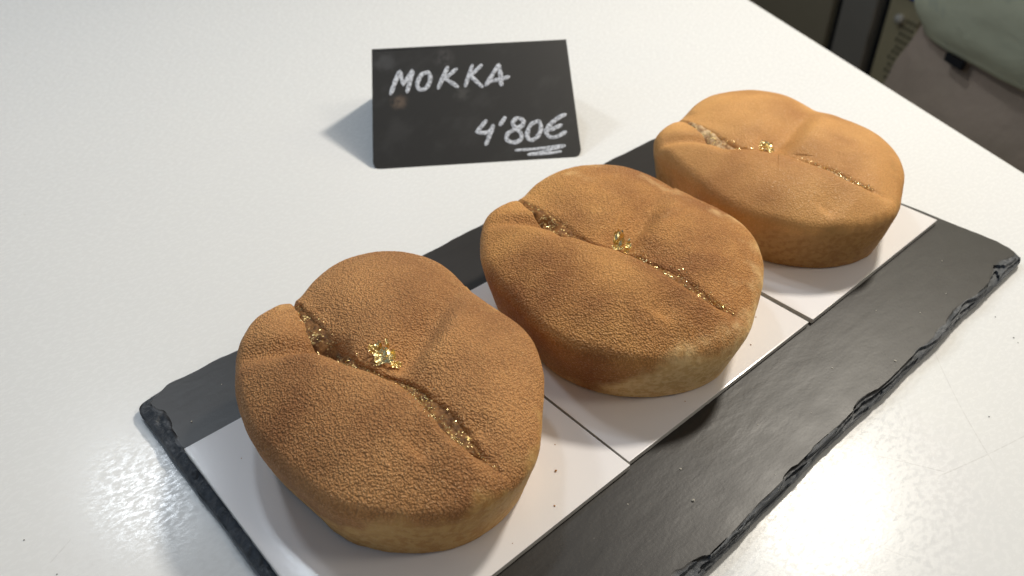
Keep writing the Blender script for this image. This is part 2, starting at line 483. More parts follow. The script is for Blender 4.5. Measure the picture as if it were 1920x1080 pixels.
def rfun(rk, th):
    rk = np.asarray(rk); NK = len(rk)
    x = (th % (2 * np.pi)) / (2 * np.pi) * NK; i = np.floor(x).astype(int); t = x - i
    g = lambda j: rk[j % NK]
    p0, p1, p2, p3 = g(i - 1), g(i), g(i + 1), g(i + 2)
    return .5 * ((2 * p1) + (-p0 + p2) * t + (2 * p0 - 5 * p1 + 4 * p2 - p3) * t * t + (-p0 + 3 * p1 - 3 * p2 + p3) * t ** 3)


def smooth_path(pts, n=160):
    pts = np.array(pts, float); m = len(pts)
    ext = np.vstack([2 * pts[0] - pts[1], pts, 2 * pts[-1] - pts[-2]])
    t = np.linspace(0, m - 1 - 1e-6, n); i = np.floor(t).astype(int); f = (t - i)[:, None]
    p0, p1, p2, p3 = ext[i], ext[i + 1], ext[i + 2], ext[i + 3]
    return .5 * ((2 * p1) + (-p0 + p2) * f + (2 * p0 - 5 * p1 + 4 * p2 - p3) * f * f + (-p0 + 3 * p1 - 3 * p2 + p3) * f ** 3)


def path_dist(x, y, path):
    """signed distance (positive to the left of travel) and parameter 0..1"""
    bd = np.full(x.shape, 1e9); bs = np.zeros(x.shape); sg = np.ones(x.shape)
    L = np.r_[0, np.cumsum(np.linalg.norm(np.diff(path, axis=0), axis=1))]; T = L[-1]
    for k in range(len(path) - 1):
        a = path[k]; d = path[k + 1] - a; l2 = d @ d
        t = np.clip(((x - a[0]) * d[0] + (y - a[1]) * d[1]) / l2, 0, 1)
        ex = x - a[0] - t * d[0]; ey = y - a[1] - t * d[1]; q = np.hypot(ex, ey)
        m = q < bd
        bd = np.where(m, q, bd); bs = np.where(m, (L[k] + t * math.sqrt(l2)) / T, bs)
        sg = np.where(m, np.where(d[0] * ey - d[1] * ex >= 0, 1, -1), sg)
    return bd * sg, bs


def features(k, x, y, full=True):
    """height change (mm) of the top at local x, y; second value: how far inside the crease (0..1)"""
    path = smooth_path(CREASE[k], 90)
    d, s = path_dist(x, y, path)
    fade = (1 - sst(0.86, 1.0, s) * 0.92) * (1 - 0.62 * sst(0.12, 0.0, s))
    wd = {1: 1.9, 2: 1.9, 3: 1.9}[k] * (1 + 0.22 * np.cos((s - 0.28) * 2 * np.pi * 1.9) + 0.10 * np.sin(s * 23 + k))
    wd = np.maximum(wd, 1.1) * (0.55 + 0.45 * fade) * (0.62 + 0.38 * sst(0.10, 0.28, s))
    dj = d + 0.35 * vnoise(x * 0.5, y * 0.5, 0, 70 + k)
    # the far (left of travel is east) lip is steep, the near lip rolls over softly
    prof = np.exp(-(np.abs(dj) / wd) ** 2.6)
    depth = {1: 3.0, 2: 2.6, 3: 2.4}[k]
    z = np.zeros(x.shape)
    up_ = 1 - sst(0.22, 0.42, s)
    # far lobe slopes broadly into the slit; near lobe keeps a crisp lip except at the top end where it folds under
    wn_ = 2.6 + 5.2 * up_ * sst(0.02, 0.12, s)
    tr = np.where(d > 0, np.exp(-(np.abs(d) / 11.0) ** 1.7), np.exp(-(np.abs(d) / wn_) ** 2.0))
    z -= (4.1 + {1: 0.8, 2: -0.9, 3: -0.9}[k] * up_) * tr * (0.25 + 0.75 * fade) * (0.40 + 0.60 * sst(0.06, 0.28, s))
    if full: z -= depth * prof * fade * (1 - {1: 0.1, 2: 0.45, 3: 0.45}[k] * up_)
    for (pl, dep, w, ridge) in DENT[k]:
        pp = smooth_path(pl, 40)
        dd, ss_ = path_dist(x, y, pp)
        if w > 0:      # valley with one broad wall and one shorter wall ending in a soft ridge
            env = sst(0, 0.22, ss_) * (1 - 0.8 * sst(0.35, 0.95, ss_)); dd = dd - 1.3
            wid = np.where(dd > 0, w * 2.1, w * 1.15)
        else:          # fold that deepens towards the slit
            env = sst(0.05, 0.75, ss_)
            wid = np.full(x.shape, -w)
        past = np.where((ss_ <= 0) | (ss_ >= 1), 0.8, 1.0)
        z -= dep * np.exp(-(dd / wid) ** 2) * (0.12 + 0.88 * env) * past
        if w > 0: z += ridge * np.exp(-((dd + w * 2.3) / (w * 1.1)) ** 2) * env
    return z, prof * fade


def pastry_surface(k, th, rings, inset_fn=None):
    pass


def crust_mat(k):
    t = NT(['', 'cocoa_crust_dark', 'cocoa_crust_golden', 'cocoa_crust_smooth'][k])
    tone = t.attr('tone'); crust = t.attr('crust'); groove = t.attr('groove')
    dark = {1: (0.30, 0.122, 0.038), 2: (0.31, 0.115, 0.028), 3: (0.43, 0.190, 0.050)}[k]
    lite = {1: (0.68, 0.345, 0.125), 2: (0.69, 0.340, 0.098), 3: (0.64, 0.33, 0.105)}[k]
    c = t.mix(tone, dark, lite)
    n1 = t.noise(38, 4, 0.55)
    c = t.mix(t.ramp(n1, 0.35, 0.7, 0, 0.35), c, tuple(v * 1.25 for v in lite))
    grain_v = t.voro(760, t.mapv((1, 1, 1)), rnd=1.0)
    grain_n = t.noise(1150, 3, 0.5, None, 0.3)
    wv = t.n.new('ShaderNodeVectorMath'); wv.operation = 'ADD'
    wn_ = t.n.new('ShaderNodeTexNoise'); wn_.inputs['Scale'].default_value = 500; t.l.new(t.tc(), wn_.inputs['Vector'])
    ws = t.n.new('ShaderNodeVectorMath'); ws.operation = 'SCALE'; ws.inputs['Scale'].default_value = 0.0011; t.l.new(wn_.outputs['Color'], ws.inputs[0])
    t.l.new(t.tc(), wv.inputs[0]); t.l.new(ws.outputs[0], wv.inputs[1])
    cell = t.voro(1600, wv.outputs[0])
    cell2 = t.voro(2300, wv.outputs[0])
    grain_n = t.math('ADD', t.math('MULTIPLY', grain_n, 0.45), t.math('ADD', t.math('MULTIPLY', t.math('SUBTRACT', 0.75, cell), 0.55), t.math('MULTIPLY', t.math('SUBTRACT', 0.6, cell2), 0.18)))
    pits = t.ramp(grain_n, 0.28, 0.42, 1, 0)
    ga = {1: 0.30, 2: 0.27, 3: 0.12}[k]
    c = t.mix(t.math('MULTIPLY', pits, ga), c, tuple(v * 0.42 for v in dark))
    tips = t.ramp(grain_n, 0.50, 0.68)
    c = t.mix(t.math('MULTIPLY', tips, ga * 1.9), c, (0.80, 0.50, 0.25))
    # crumb on the flank: pale yellow sponge with pores
    pale = {1: (0.60, 0.365, 0.135), 2: (0.84, 0.58, 0.27), 3: (0.45, 0.24, 0.075)}[k]
    pale2 = {1: (0.50, 0.265, 0.082), 2: (0.70, 0.43, 0.17), 3: (0.36, 0.17, 0.05)}[k]
    pore = t.noise(430, 4, 0.6, t.mapv((1, 1, 1.25)))
    side = t.mix(t.ramp(pore, 0.42, 0.56), pale2, pale)
    side = t.mix(t.ramp(t.noise(60, 3), 0.45, 0.65, 0, 0.6), side, pale)
    cc = t.mix(crust, side, c)
    cc = t.mix(t.math('MULTIPLY', groove, 0.55), cc, (0.20, 0.085, 0.025))
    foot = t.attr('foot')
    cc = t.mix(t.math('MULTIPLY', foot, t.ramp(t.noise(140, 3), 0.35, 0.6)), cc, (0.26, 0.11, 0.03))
    gs = {1: 0.62, 2: 0.54, 3: 0.24}[k]
    hb = t.math('ADD', t.math('MULTIPLY', grain_n, 1.0), t.math('MULTIPLY', t.noise(1900, 2), 0.3))
    hs = t.math('MULTIPLY', pore, 1.3)
    nr = t.bump(hb, t.math('MULTIPLY', crust, gs), 0.0020)
    nr = t.bump(hs, t.math('MULTIPLY', t.math('SUBTRACT', 1.0, crust), {1: 0.45, 2: 0.75, 3: 0.16}[k]), 0.0013, nr)
    t.set(Base_Color=cc, Roughness=t.ramp(grain_n, 0.4, 0.65, 0.72, 0.36), Normal=nr, Specular_IOR_Level=0.42,
          Subsurface_Weight=0.07, Subsurface_Scale=0.004)
    t.b.inputs['Subsurface Radius'].default_value = (1.0, 0.45, 0.2)
    return t.m


def rim_z(th):
    return .80 + .06 * np.cos(th - math.radians(55))


def top_base(k, d, th):
    """dome height (mm) at inset d from the widest outline, d >= 3.2"""
    return HH * (1.0 - (1 - rim_z(th)) * ((28 - np.clip(d, 3.2, 28)) / 24.8) ** 2.0)


def surf_z(k, x, y, full=True):
    th = np.arctan2(y, x); r = rfun(RT[k], th); d = r - np.hypot(x, y)
    f, g = features(k, x, y, full)
    return top_base(k, d, th) + f * sst(0, 6, d) + 0.35 * fbm(x * 0.07, y * 0.07, 0, 90 + k, 3)


def build_pastry(k, label):
    cx, cy = CEN[k]
    z0 = ZK * 1000
    root = empty('coffee_bean_pastry', (cx / 1000, cy / 1000, ZK))
    NT_ = 760
    th = np.linspace(0, 2 * np.pi, NT_ + 1)[:-1]
    r = rfun(RT[k], th)
    rings = []        # (mode, value)
    R = []
    rz = rim_z(th)
    for s in np.linspace(0.012, 1, 84): R.append(((r - 22) * s, None, 0))
    for d in np.linspace(22, 3.2, 52)[1:]: R.append((r - d, None, 0))
    for a in np.linspace(0.6, np.pi / 2, 16)[1:]: R.append((r - 3.2 * (1 - np.sin(a)) / (1 - math.sin(0.6)), HH * (rz - .16 + .16 * np.cos(a) / math.cos(0.6)), 1))
    for t in np.linspace(0, 1, 58)[1:]:
        ins = INB[k] * t ** 1.2 + (1.0 * (max(0, t - 0.94) / 0.06) ** 2)
        R.append((r - ins, HH * (rz - .16) * (1 - t), 2))
    ct, st = np.cos(th), np.sin(th)
    V = []; 
    for (rad, z, mode) in R:
        x = rad * ct; y = rad * st
        zb = top_base(k, r - rad, th) if z is None else z + 0 * th
        V.append(np.stack([x, y, zb], 1))
    V = np.array(V)                       # rings, NT, 3
    nr = len(R)
    x, y, z = V[..., 0], V[..., 1], V[..., 2]
    f, g = features(k, x, y)
    wz = sst(0.45, 0.98, z / (HH * rz[None, :]))
    rad = np.hypot(x, y); dn = r[None, :] - rad
    # groove fades down the flank
    x_in = np.where(f < 0, f, 0) * (1 - wz) * 0
    z = z + f * wz ** 1.5 + 0.35 * fbm(x * 0.07, y * 0.07, 0, 90 + k, 3) * wz
    # outline pinch where the crease runs over the rim
    pinch = g * sst(0.15 * HH, 0.75 * HH, V[..., 2]) * sst(12, 1, dn) * 0.6
    wob = 0.30 * fbm(x * 0.09, y * 0.09, z * 0.12, 50 + k, 3) * sst(10, 0, dn)
    sc = (rad - pinch + wob) / np.maximum(rad, 1e-3)
    x = x * sc; y = y * sc
    zr = (V[..., 2] / HH) * 0.80 / rz[None, :]
    bn = fbm(x * 0.16, y * 0.16, z * 0.16, 60 + k, 4)
    lo, hi = {1: (0.60, 0.80), 2: (0.58, 0.86), 3: (0.58, 0.82)}[k]
    A = np.degrees(th)[None, :] % 360
    # how far the cocoa spray ran down the flank
    if k == 1: run = -0.42 * sst(238, 208, A) * sst(100, 150, A) + 0.0 - 0.25 * sst(300, 330, A)
    elif k == 2: run = -0.75 * sst(246, 200, A + 4 * fbm(x * 0.11, y * 0.11, z * 0.11, 77, 3)) * sst(90, 140, A)
    else: run = -0.25 * sst(230, 200, A) * sst(100, 140, A)
    run = run + 0 * x
    crust = sst(lo, hi, zr + bn * 0.20 - run) 
    tone = np.clip(0.5 + 0.95 * fbm(x * 0.035, y * 0.035, z * 0.03, 80 + k, 3) + 0.25 * bn, 0, 1)
    if k == 1: tone = tone * 0.7 + 0.3 * sst(-20, 20, x * 0.8 + y * 0.2)  # right lobe lighter, left darker: side light partly painted into the crust tone
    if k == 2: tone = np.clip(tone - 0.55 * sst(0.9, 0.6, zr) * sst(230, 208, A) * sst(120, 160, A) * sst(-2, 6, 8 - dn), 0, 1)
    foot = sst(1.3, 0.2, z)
    # real grain relief
    amp = {1: 0.07, 2: 0.06, 3: 0.02}[k]
    gr = vnoise(x * 0.95, y * 0.95, z * 0.95, 7 + k) * 0.7 + vnoise(x * 1.7, y * 1.7, z * 1.7, 9 + k) * 0.5
    up = sst(0.72, 1.0, V[..., 2] / (HH * rz[None, :]))
    ga = amp * (0.35 + 0.65 * crust)
    z = z + gr * ga * up
    footj = 0.45 * fbm(np.cos(th)[None, :] * 9 + 0 * x, np.sin(th)[None, :] * 9 + 0 * x, z * 0.5, 40 + k, 4) * sst(2.2, 0.0, z)
    sc = 1 + (gr * ga * (1 - up) + footj) / np.maximum(rad, 5)
    x = x * sc; y = y * sc
    P = np.stack([x, y, np.maximum(z, 0.0)], -1).reshape(-1, 3) / 1000
    P = np.vstack([P, [[0, 0, float(P[:NT_, 2].mean())]], [[0, 0, 0.0]]])
    def app(a, v): return np.concatenate([a.reshape(-1), [v, v]])
    i = np.arange(NT_); j = (i + 1) % NT_
    F = [np.stack([q * NT_ + i, (q + 1) * NT_ + i, (q + 1) * NT_ + j, q * NT_ + j], 1) for q in range(nr - 1)]
    F = np.concatenate(F).tolist()
    c0 = nr * NT_
    F += [[c0, a, b] for a, b in zip(i.tolist(), j.tolist())]
    F += [[c0 + 1, (nr - 1) * NT_ + b, (nr - 1) * NT_ + a] for a, b in zip(i.tolist(), j.tolist())]
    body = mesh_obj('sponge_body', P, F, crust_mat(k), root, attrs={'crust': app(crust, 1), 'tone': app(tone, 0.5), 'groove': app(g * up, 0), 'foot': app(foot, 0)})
    tag(root, label, 'pastry', 'coffee bean pastries in a row on the slate')

    # glaze running in the crease
    path = smooth_path(CREASE[k], 260)
    Lc = np.r_[0, np.cumsum(np.linalg.norm(np.diff(path, axis=0), axis=1))]; s = Lc / Lc[-1]
    tg = np.gradient(path, axis=0); tg /= np.linalg.norm(tg, axis=1)[:, None]; nn = np.stack([-tg[:, 1], tg[:, 0]], 1)
    keep = (s > 0.07) & (s < 0.965)
    wd = {1: 2.3, 2: 2.0, 3: 1.8}[k] * (1 + 0.30 * np.cos((s - 0.28) * 2 * np.pi * 1.9)) * sst(0.03, 0.12, s) * sst(0.97, 0.85, s) + 0.25
    us = np.linspace(-1, 1, 17)
    X = path[:, None, 0] + nn[:, None, 0] * wd[:, None] * us[None, :]
    Y = path[:, None, 1] + nn[:, None, 1] * wd[:, None] * us[None, :]
    Zt = surf_z(k, X, Y, full=False)
    sink = {1: 0.8, 2: 0.15, 3: -0.05}[k]
    Z = Zt - sink - 1.0 * (np.abs(us)[None, :] ** 3) + 0.45 * vnoise(X * 0.55, Y * 0.55, 0, 30 + k) + 0.22 * vnoise(X * 1.7, Y * 1.7, 0, 33 + k) - 0.3 * np.sin(s * 12 + k)[:, None]
    G = np.stack([X, Y, Z], -1)[keep]; a, b = G.shape[:2]
    idx = np.arange(a * b).reshape(a, b)
    F = np.stack([idx[:-1, :-1], idx[1:, :-1], idx[1:, 1:], idx[:-1, 1:]], -1).reshape(-1, 4)[:, ::-1]
    V = G.reshape(-1, 3) / 1000
    nV = len(V); bot = V.copy(); bot[:, 2] -= 0.0012
    rim = list(idx[0, :]) + list(idx[1:, -1]) + list(idx[-1, -2::-1]) + list(idx[-2:0:-1, 0])
    FF = F.tolist() + [[q + nV for q in f[::-1]] for f in F.tolist()]
    FF += [[int(rim[q]), int(rim[(q + 1) % len(rim)]), int(rim[(q + 1) % len(rim)] + nV), int(rim[q] + nV)] for q in range(len(rim))]
    mesh_obj('glaze', np.vstack([V, bot]), FF, GLAZE[k], root)

    # glitter: tiny gold facets stuck on the glaze and its lips
    rng = np.random.default_rng(100 + k)
    spans = {1: [(0.05, 0.20, 130), (0.20, 0.52, 330), (0.56, 0.86, 560), (0.86, 1.0, 40)], 2: [(0.15, 0.30, 60), (0.50, 0.95, 560), (0.95, 1.02, 20)], 3: [(0.25, 0.5, 180), (0.5, 0.95, 420)]}[k]
    V = []; F = []
    for (a0, a1, cnt) in spans:
        for _ in range(cnt):
            sp = rng.uniform(a0, a1); q = min(int(sp * 259), 259)
            side = rng.normal(0, 0.62)
            if a0 == 0.56: side = rng.normal(-0.25, 0.6)
            px = path[q] + nn[q] * (wd[q] * side + (0.0 if k == 1 else rng.normal(0.9, 0.7))) + rng.normal(0, 0.12, 2)
            inside = abs(side) < 1
            xa = np.array([px[0]]); ya = np.array([px[1]])
            if math.hypot(*px) > 43: continue
            zf = float(surf_z(k, xa, ya)[0]); zg = float(surf_z(k, xa, ya, False)[0]) - sink - 1.0 * abs(side) ** 3 - 0.3 * math.sin(sp * 12 + k)
            zz = max(zf, zg + 0.15) + 0.22
            sz = rng.uniform(0.10, 0.24) * {1: 1.0, 2: 1.1, 3: 1.3}[k] * (1.25 if rng.random() < 0.12 else 1)
            u = rng.normal(size=3); u /= np.linalg.norm(u); v = np.cross(u, rng.normal(size=3)); v /= np.linalg.norm(v); w = np.cross(u, v)
            c = np.array([px[0], px[1], zz]); m = rng.integers(4, 6); b0 = len(V)
            for lay in (0, 1):
                for g_ in range(m):
                    aa = 2 * np.pi * g_ / m + rng.uniform(-.3, .3) * (lay == 0) * 0
                    V.append((c + (u * math.cos(aa) + v * math.sin(aa) * 0.7) * sz + w * 0.03 * lay) / 1000)
            F.append(list(range(b0, b0 + m))[::-1]); F.append(list(range(b0 + m, b0 + 2 * m)))
            for g_ in range(m): F.append([b0 + g_, b0 + (g_ + 1) % m, b0 + m + (g_ + 1) % m, b0 + m + g_])
    gl = mesh_obj('gold_glitter', V, F, GOLD, root, smooth=False)
    gl['kind'] = 'stuff'

    # crumpled gold leaf
    for (pos, size, tilt, seed) in LEAF[k]:
        foil(k, root, pos, size, tilt, seed)
    return root


def foil(k, root, pos, size, tilt, seed):
    """one crumpled scrap of leaf: pos (x, y, lift) mm, size (a, b) mm, tilt (rx, ry, rz) degrees"""
    n, m = 16, 12
    size = tuple(q * {1: 1.25, 2: 1.5, 3: 1.6}[k] for q in size)
    u, v = np.meshgrid(np.linspace(-1, 1, n), np.linspace(-1, 1, m), indexing='ij')
    jag = 1 + 0.22 * vnoise(u * 3.1, v * 3.1, 0, seed) * np.maximum(np.abs(u), np.abs(v))
    cut = 1 - 0.25 * np.abs(u) ** 2 * (v ** 2)
    x = u * size[0] / 2 * jag * cut; y = v * size[1] / 2 * jag * cut
    s = max(size)
    # sharp creases: triangle waves in random directions
    z = np.zeros_like(x); rng = np.random.default_rng(seed)
    for q in range(6):
        a = rng.uniform(0, np.pi); fr = rng.uniform(0.5, 1.7) * 2.2 / s * (1 + q * 0.25); ph = rng.uniform(0, 1)
        w = (x * math.cos(a) + y * math.sin(a)) * fr + ph
        z += (np.abs((w % 1) - 0.5) * 2 - 0.5) * 0.10 * s / (1 + q * 0.55)
    z += 0.16 * s * (x / (size[0] / 2)) ** 2
    R = (Matrix.Rotation(math.radians(tilt[2]), 3, 'Z') @ Matrix.Rotation(math.radians(tilt[0]), 3, 'X') @ Matrix.Rotation(math.radians(tilt[1]), 3, 'Y'))
    R = np.array(R)
    P = np.stack([x, y, z], -1).reshape(-1, 3) @ R.T
    base = float(surf_z(k, np.array([pos[0]]), np.array([pos[1]]), False)[0])
    P = (P + np.array([pos[0], pos[1], base + pos[2] - 0.2])) / 1000
    idx = np.arange(n * m).reshape(n, m)
    F = np.stack([idx[:-1, :-1], idx[1:, :-1], idx[1:, 1:], idx[:-1, 1:]], -1).reshape(-1, 4).tolist()
    nrm = R @ np.array([0, 0, 1.0]) * 0.00004
    N = len(P); V = np.vstack([P, P - nrm])
    rim = list(idx[0, :]) + list(idx[1:, -1]) + list(idx[-1, -2::-1]) + list(idx[-2:0:-1, 0])
    FF = F + [[q + N for q in f[::-1]] for f in F] + [[int(rim[(q + 1) % len(rim)]), int(rim[q]), int(rim[q] + N), int(rim[(q + 1) % len(rim)] + N)] for q in range(len(rim))]
    return mesh_obj('gold_leaf', V, FF, GOLD, root, smooth=False)


def glaze_mat(k):
    t = NT(['', 'brown_glaze', 'amber_glaze', 'cream_glaze'][k])
    a, b = {1: ((0.10, 0.042, 0.014), (0.26, 0.125, 0.045)), 2: ((0.16, 0.065, 0.016), (0.30, 0.13, 0.035)), 3: ((0.36, 0.19, 0.08), (0.70, 0.50, 0.28))}[k]
    c = t.mix(t.ramp(t.noise(420, 4, 0.6), 0.35, 0.65), a, b)
    fl = t.voro(2100, out='Color')
    sep = t.n.new('ShaderNodeSeparateColor'); t.l.new(fl, sep.inputs[0])
    gm = t.math('MULTIPLY', t.ramp(sep.outputs[0], 0.88, 0.90), t.ramp(t.noise(170, 2), 0.42, 0.60))
    c = t.mix(gm, c, (0.80, 0.60, 0.26))
    nr = t.bump(t.noise(1400, 3, 0.6), 0.5, 0.0006)
    nr2 = t.n.new('ShaderNodeNormal') if False else None
    nr = t.bump(sep.outputs[1], t.math('MULTIPLY', gm, 0.8), 0.0004, nr)
    t.set(Base_Color=c, Metallic=t.math('MULTIPLY', gm, 0.9), Roughness=0.5, Normal=nr, Specular_IOR_Level=0.18)
    return t.m


GLAZE = {k: glaze_mat(k) for k in (1, 2, 3)}
tg_ = NT('gold_foil')
tg_.set(Base_Color=(1.0, 0.83, 0.43), Metallic=1.0, Roughness=0.24, Normal=tg_.bump(tg_.noise(1500, 3, 0.6), 0.5, 0.0003))
GOLD = tg_.m
LEAF = {
1: [((2.0, 4.4, 1.9), (4.6, 3.2), (30, 0, -40), 11), ((1.2, 8.0, 1.6), (2.8, 2.2), (50, 10, -30), 12), ((4.2, 6.2, 2.9), (0.8, 3.4), (66, 22, -30), 13),
    ((2.6, 7.0, 2.8), (0.9, 2.6), (74, -12, -20), 14), ((3.6, 1.6, 1.2), (2.6, 1.5), (30, 15, -35), 15), ((0.6, 5.0, 1.2), (2.0, 2.6), (24, 24, -60), 16), ((2.6, 5.2, 2.6), (2.4, 2.0), (52, -20, -50), 17)],
2: [((0.4, 4.2, 2.8), (2.5, 4.4), (62, 8, -42), 21), ((1.0, 0.6, 1.8), (1.4, 3.2), (50, 20, -55), 22), ((-1.2, 3.0, 1.1), (2.8, 1.3), (28, 10, -40), 23)],
3: [((-5.0, 6.4, 2.0), (2.2, 2.6), (52, 0, -45), 31), ((-3.8, 5.2, 1.8), (2.8, 2.4), (42, 24, -25), 32), ((-3.6, 4.0, 1.2), (2.0, 1.3), (26, 0, -40), 33)]}

build_pastry(1, 'nearest coffee bean shaped pastry, darkest and grainiest, with a big gold leaf cluster')
build_pastry(2, 'middle coffee bean shaped pastry with pale porous flank and brown left side')
build_pastry(3, 'farthest coffee bean shaped pastry, smooth and evenly orange brown, with a tiny gold nugget')


# ------------------------------------------------------------------ price sign
def sign():
    P = np.array([0.13605589, 0.10514904, ZC]); Q = np.array([0.21440151, 0.04936415, ZC])
    A = np.array([0.16557296, 0.1424166, 0.029]); B = np.array([0.24259955, 0.089474, 0.029])
    X = (Q - P) / np.linalg.norm(Q - P); M = (A + B - P - Q) / 2
    N = np.cross(X, M); N /= np.linalg.norm(N)
    if N[2] < 0: N = -N
    Y = np.cross(N, X)
    if Y[2] < 0: Y = -Y
    root = empty('price_sign', tuple((P + Q) / 2))
    rel = (P + Q) / 2
    th = 0.0011
    def to3(u, v, w): return P + X * u + Y * v + N * w - rel
    # front panel outline (mm): sharp top corners, rounded bottom corners
    def outline(r=4.0):
        pts = []
        w = 96.2
        for a in np.linspace(-math.pi / 2, 0, 9): pts.append((w - r + r * math.cos(a), r + r * math.sin(a)))
        pts += [(95.8, 60.6), (2.4, 60.0)]
        for a in np.linspace(math.pi, 1.5 * math.pi, 9): pts.append((r + r * math.cos(a), r + r * math.sin(a)))
        return pts
    o = outline(); n = len(o)
    t = NT('blackboard_plastic')
    sm = t.ramp(t.noise(45, 4, 0.6, t.mapv((1, 1.8, 1))), 0.5, 0.75)
    c = t.mix(t.math('MULTIPLY', sm, 0.35), (0.024, 0.023, 0.022), (0.062, 0.060, 0.060))
    for (su, sv, rr_, cc_) in ((13.5, 33.2, 0.0055, (0.16, 0.115, 0.085)), (8.0, 54.0, 0.008, (0.07, 0.07, 0.072)), (36.0, 55.0, 0.007, (0.075, 0.07, 0.07)), (43.0, 36.0, 0.006, (0.07, 0.068, 0.065))):
        vd = t.n.new('ShaderNodeVectorMath'); vd.operation = 'DISTANCE'; t.l.new(t.tc(), vd.inputs[0]); vd.inputs[1].default_value = tuple(to3(su / 1000, sv / 1000, 0))
        c = t.mix(t.math('MULTIPLY', t.ramp(vd.outputs['Value'], rr_ * 0.2, rr_, 0.75, 0), t.ramp(t.noise(260, 4, 0.6), 0.35, 0.6)), c, cc_)
    t.set(Base_Color=c, Roughness=0.42, Normal=t.bump(t.noise(1200, 2), 0.08, 0.0003))
    def slab(name, f, mat, flip=False):
        V = [f(u / 1000, v / 1000, 0) for u, v in o] + [f(u / 1000, v / 1000, -th) for u, v in o]
        F = [list(range(n)), list(range(n, 2 * n))[::-1]] + [[i, n + i, n + (i + 1) % n, (i + 1) % n] for i in range(n)]
        if flip: F = [q[::-1] for q in F]
        return mesh_obj(name, V, F, mat, root, smooth=False)
    slab('front_panel', lambda u, v, w: to3(u, v, w + 0.0), t.m)
    # back leg of the tent
    top = (A + B) / 2
    H = np.cross(X, [0, 0, 1]); H /= np.linalg.norm(H)
    if H @ (top - (P + Q) / 2) < 0: H = -H
    Lb = (0.029 - ZC) ; back = H * 0.027 + np.array([0, 0, -Lb]); 
    bl = np.linalg.norm(back); bd = back / bl; Nb = np.cross(X, bd)
    if Nb @ H < 0: Nb = -Nb
    def fb(u, v, w):
        k = v / 0.0606
        off = A - P
        base = P + X * u + Y * 0.0603 
        return base + bd * (bl * (1 - k)) + Nb * (0.0013 + w) - rel
    slab('back_panel', fb, t.m, True)
    # handwriting in chalk pen, one part per word
    tm = NT('chalk_pen')
    tm.set(Base_Color=tm.mix(tm.ramp(tm.noise(900, 4, 0.7), 0.36, 0.58), (0.22, 0.235, 0.27), (0.72, 0.75, 0.82)), Roughness=0.85)
    ST = {'M': [(10.06, 37.37), (12.34, 43.39), (14.89, 49.05), (16.06, 42.01), (21.15, 49.09), (19.4, 43.36), (17.68, 38.07)],
          'O': [(27.2, 47.73), (24.65, 46.16), (22.61, 41.63), (23.81, 38.86), (26.63, 39.47), (28.86, 43.59), (28.55, 47.11), (27.2, 47.73)],
          'K1a': [(37.49, 49.73), (32.3, 39.14)], 'K1b': [(41.62, 48.71), (35.86, 43.96), (37.97, 42.29), (41.38, 39.38)],
          'K2a': [(49.28, 50.24), (45.1, 39.55)], 'K2b': [(53.49, 49.85), (47.97, 44.67), (50.21, 41.97), (52.95, 38.7)],
          'A1': [(54.9, 39.36), (58.58, 45.0), (62.0, 49.92), (62.24, 44.79), (62.14, 39.18)], 'A2': [(55.76, 41.1), (61.84, 42.08), (66.05, 43.17)],
          '4a': [(53.29, 21.04), (48.45, 15.53), (52.06, 14.85), (55.62, 15.98)], '4b': [(56.32, 18.35), (54.38, 13.8), (52.24, 9.07)],
          'ap': [(62.22, 22.01), (59.67, 18.6)],
          '8': [(70.34, 20.75), (67.75, 21.44), (65.64, 19.14), (66.77, 16.42), (68.94, 13.64), (68.64, 10.64), (65.38, 9.2), (62.26, 10.68), (62.68, 13.65), (66.01, 15.71), (69.66, 17.37), (70.79, 19.58), (69.69, 21.17)],
          '0': [(76.84, 19.2), (73.86, 17.49), (71.77, 12.7), (73.1, 9.98), (76.37, 11.28), (78.54, 15.3), (78.2, 18.74), (76.49, 19.22)],
          'E1': [(90.88, 22.01), (86.79, 20.11), (82.53, 16.57), (80.91, 13.26), (82.61, 10.88), (86.13, 11.04), (89.87, 13.07)], 'E2': [(80.18, 14.29), (83.76, 14.97), (88.3, 16.59)],
          'U1': [(65.68, 5.22), (77.15, 5.45), (88.76, 6.35)], 'U2': [(71.33, 2.85), (79.06, 3.83), (88.71, 5.9)], 'U3': [(71.31, 2.7), (80.33, 2.71), (86.67, 3.34)]}
    sharp = {'M', 'A1', '4a', 'K1b', 'K2b'}
    words = {'word_lettering': ['M', 'O', 'K1a', 'K1b', 'K2a', 'K2b', 'A1', 'A2'], 'price_lettering': ['4a', '4b', 'ap', '8', '0', 'E1', 'E2'], 'underline': ['U1', 'U2', 'U3']}
    lay = 0
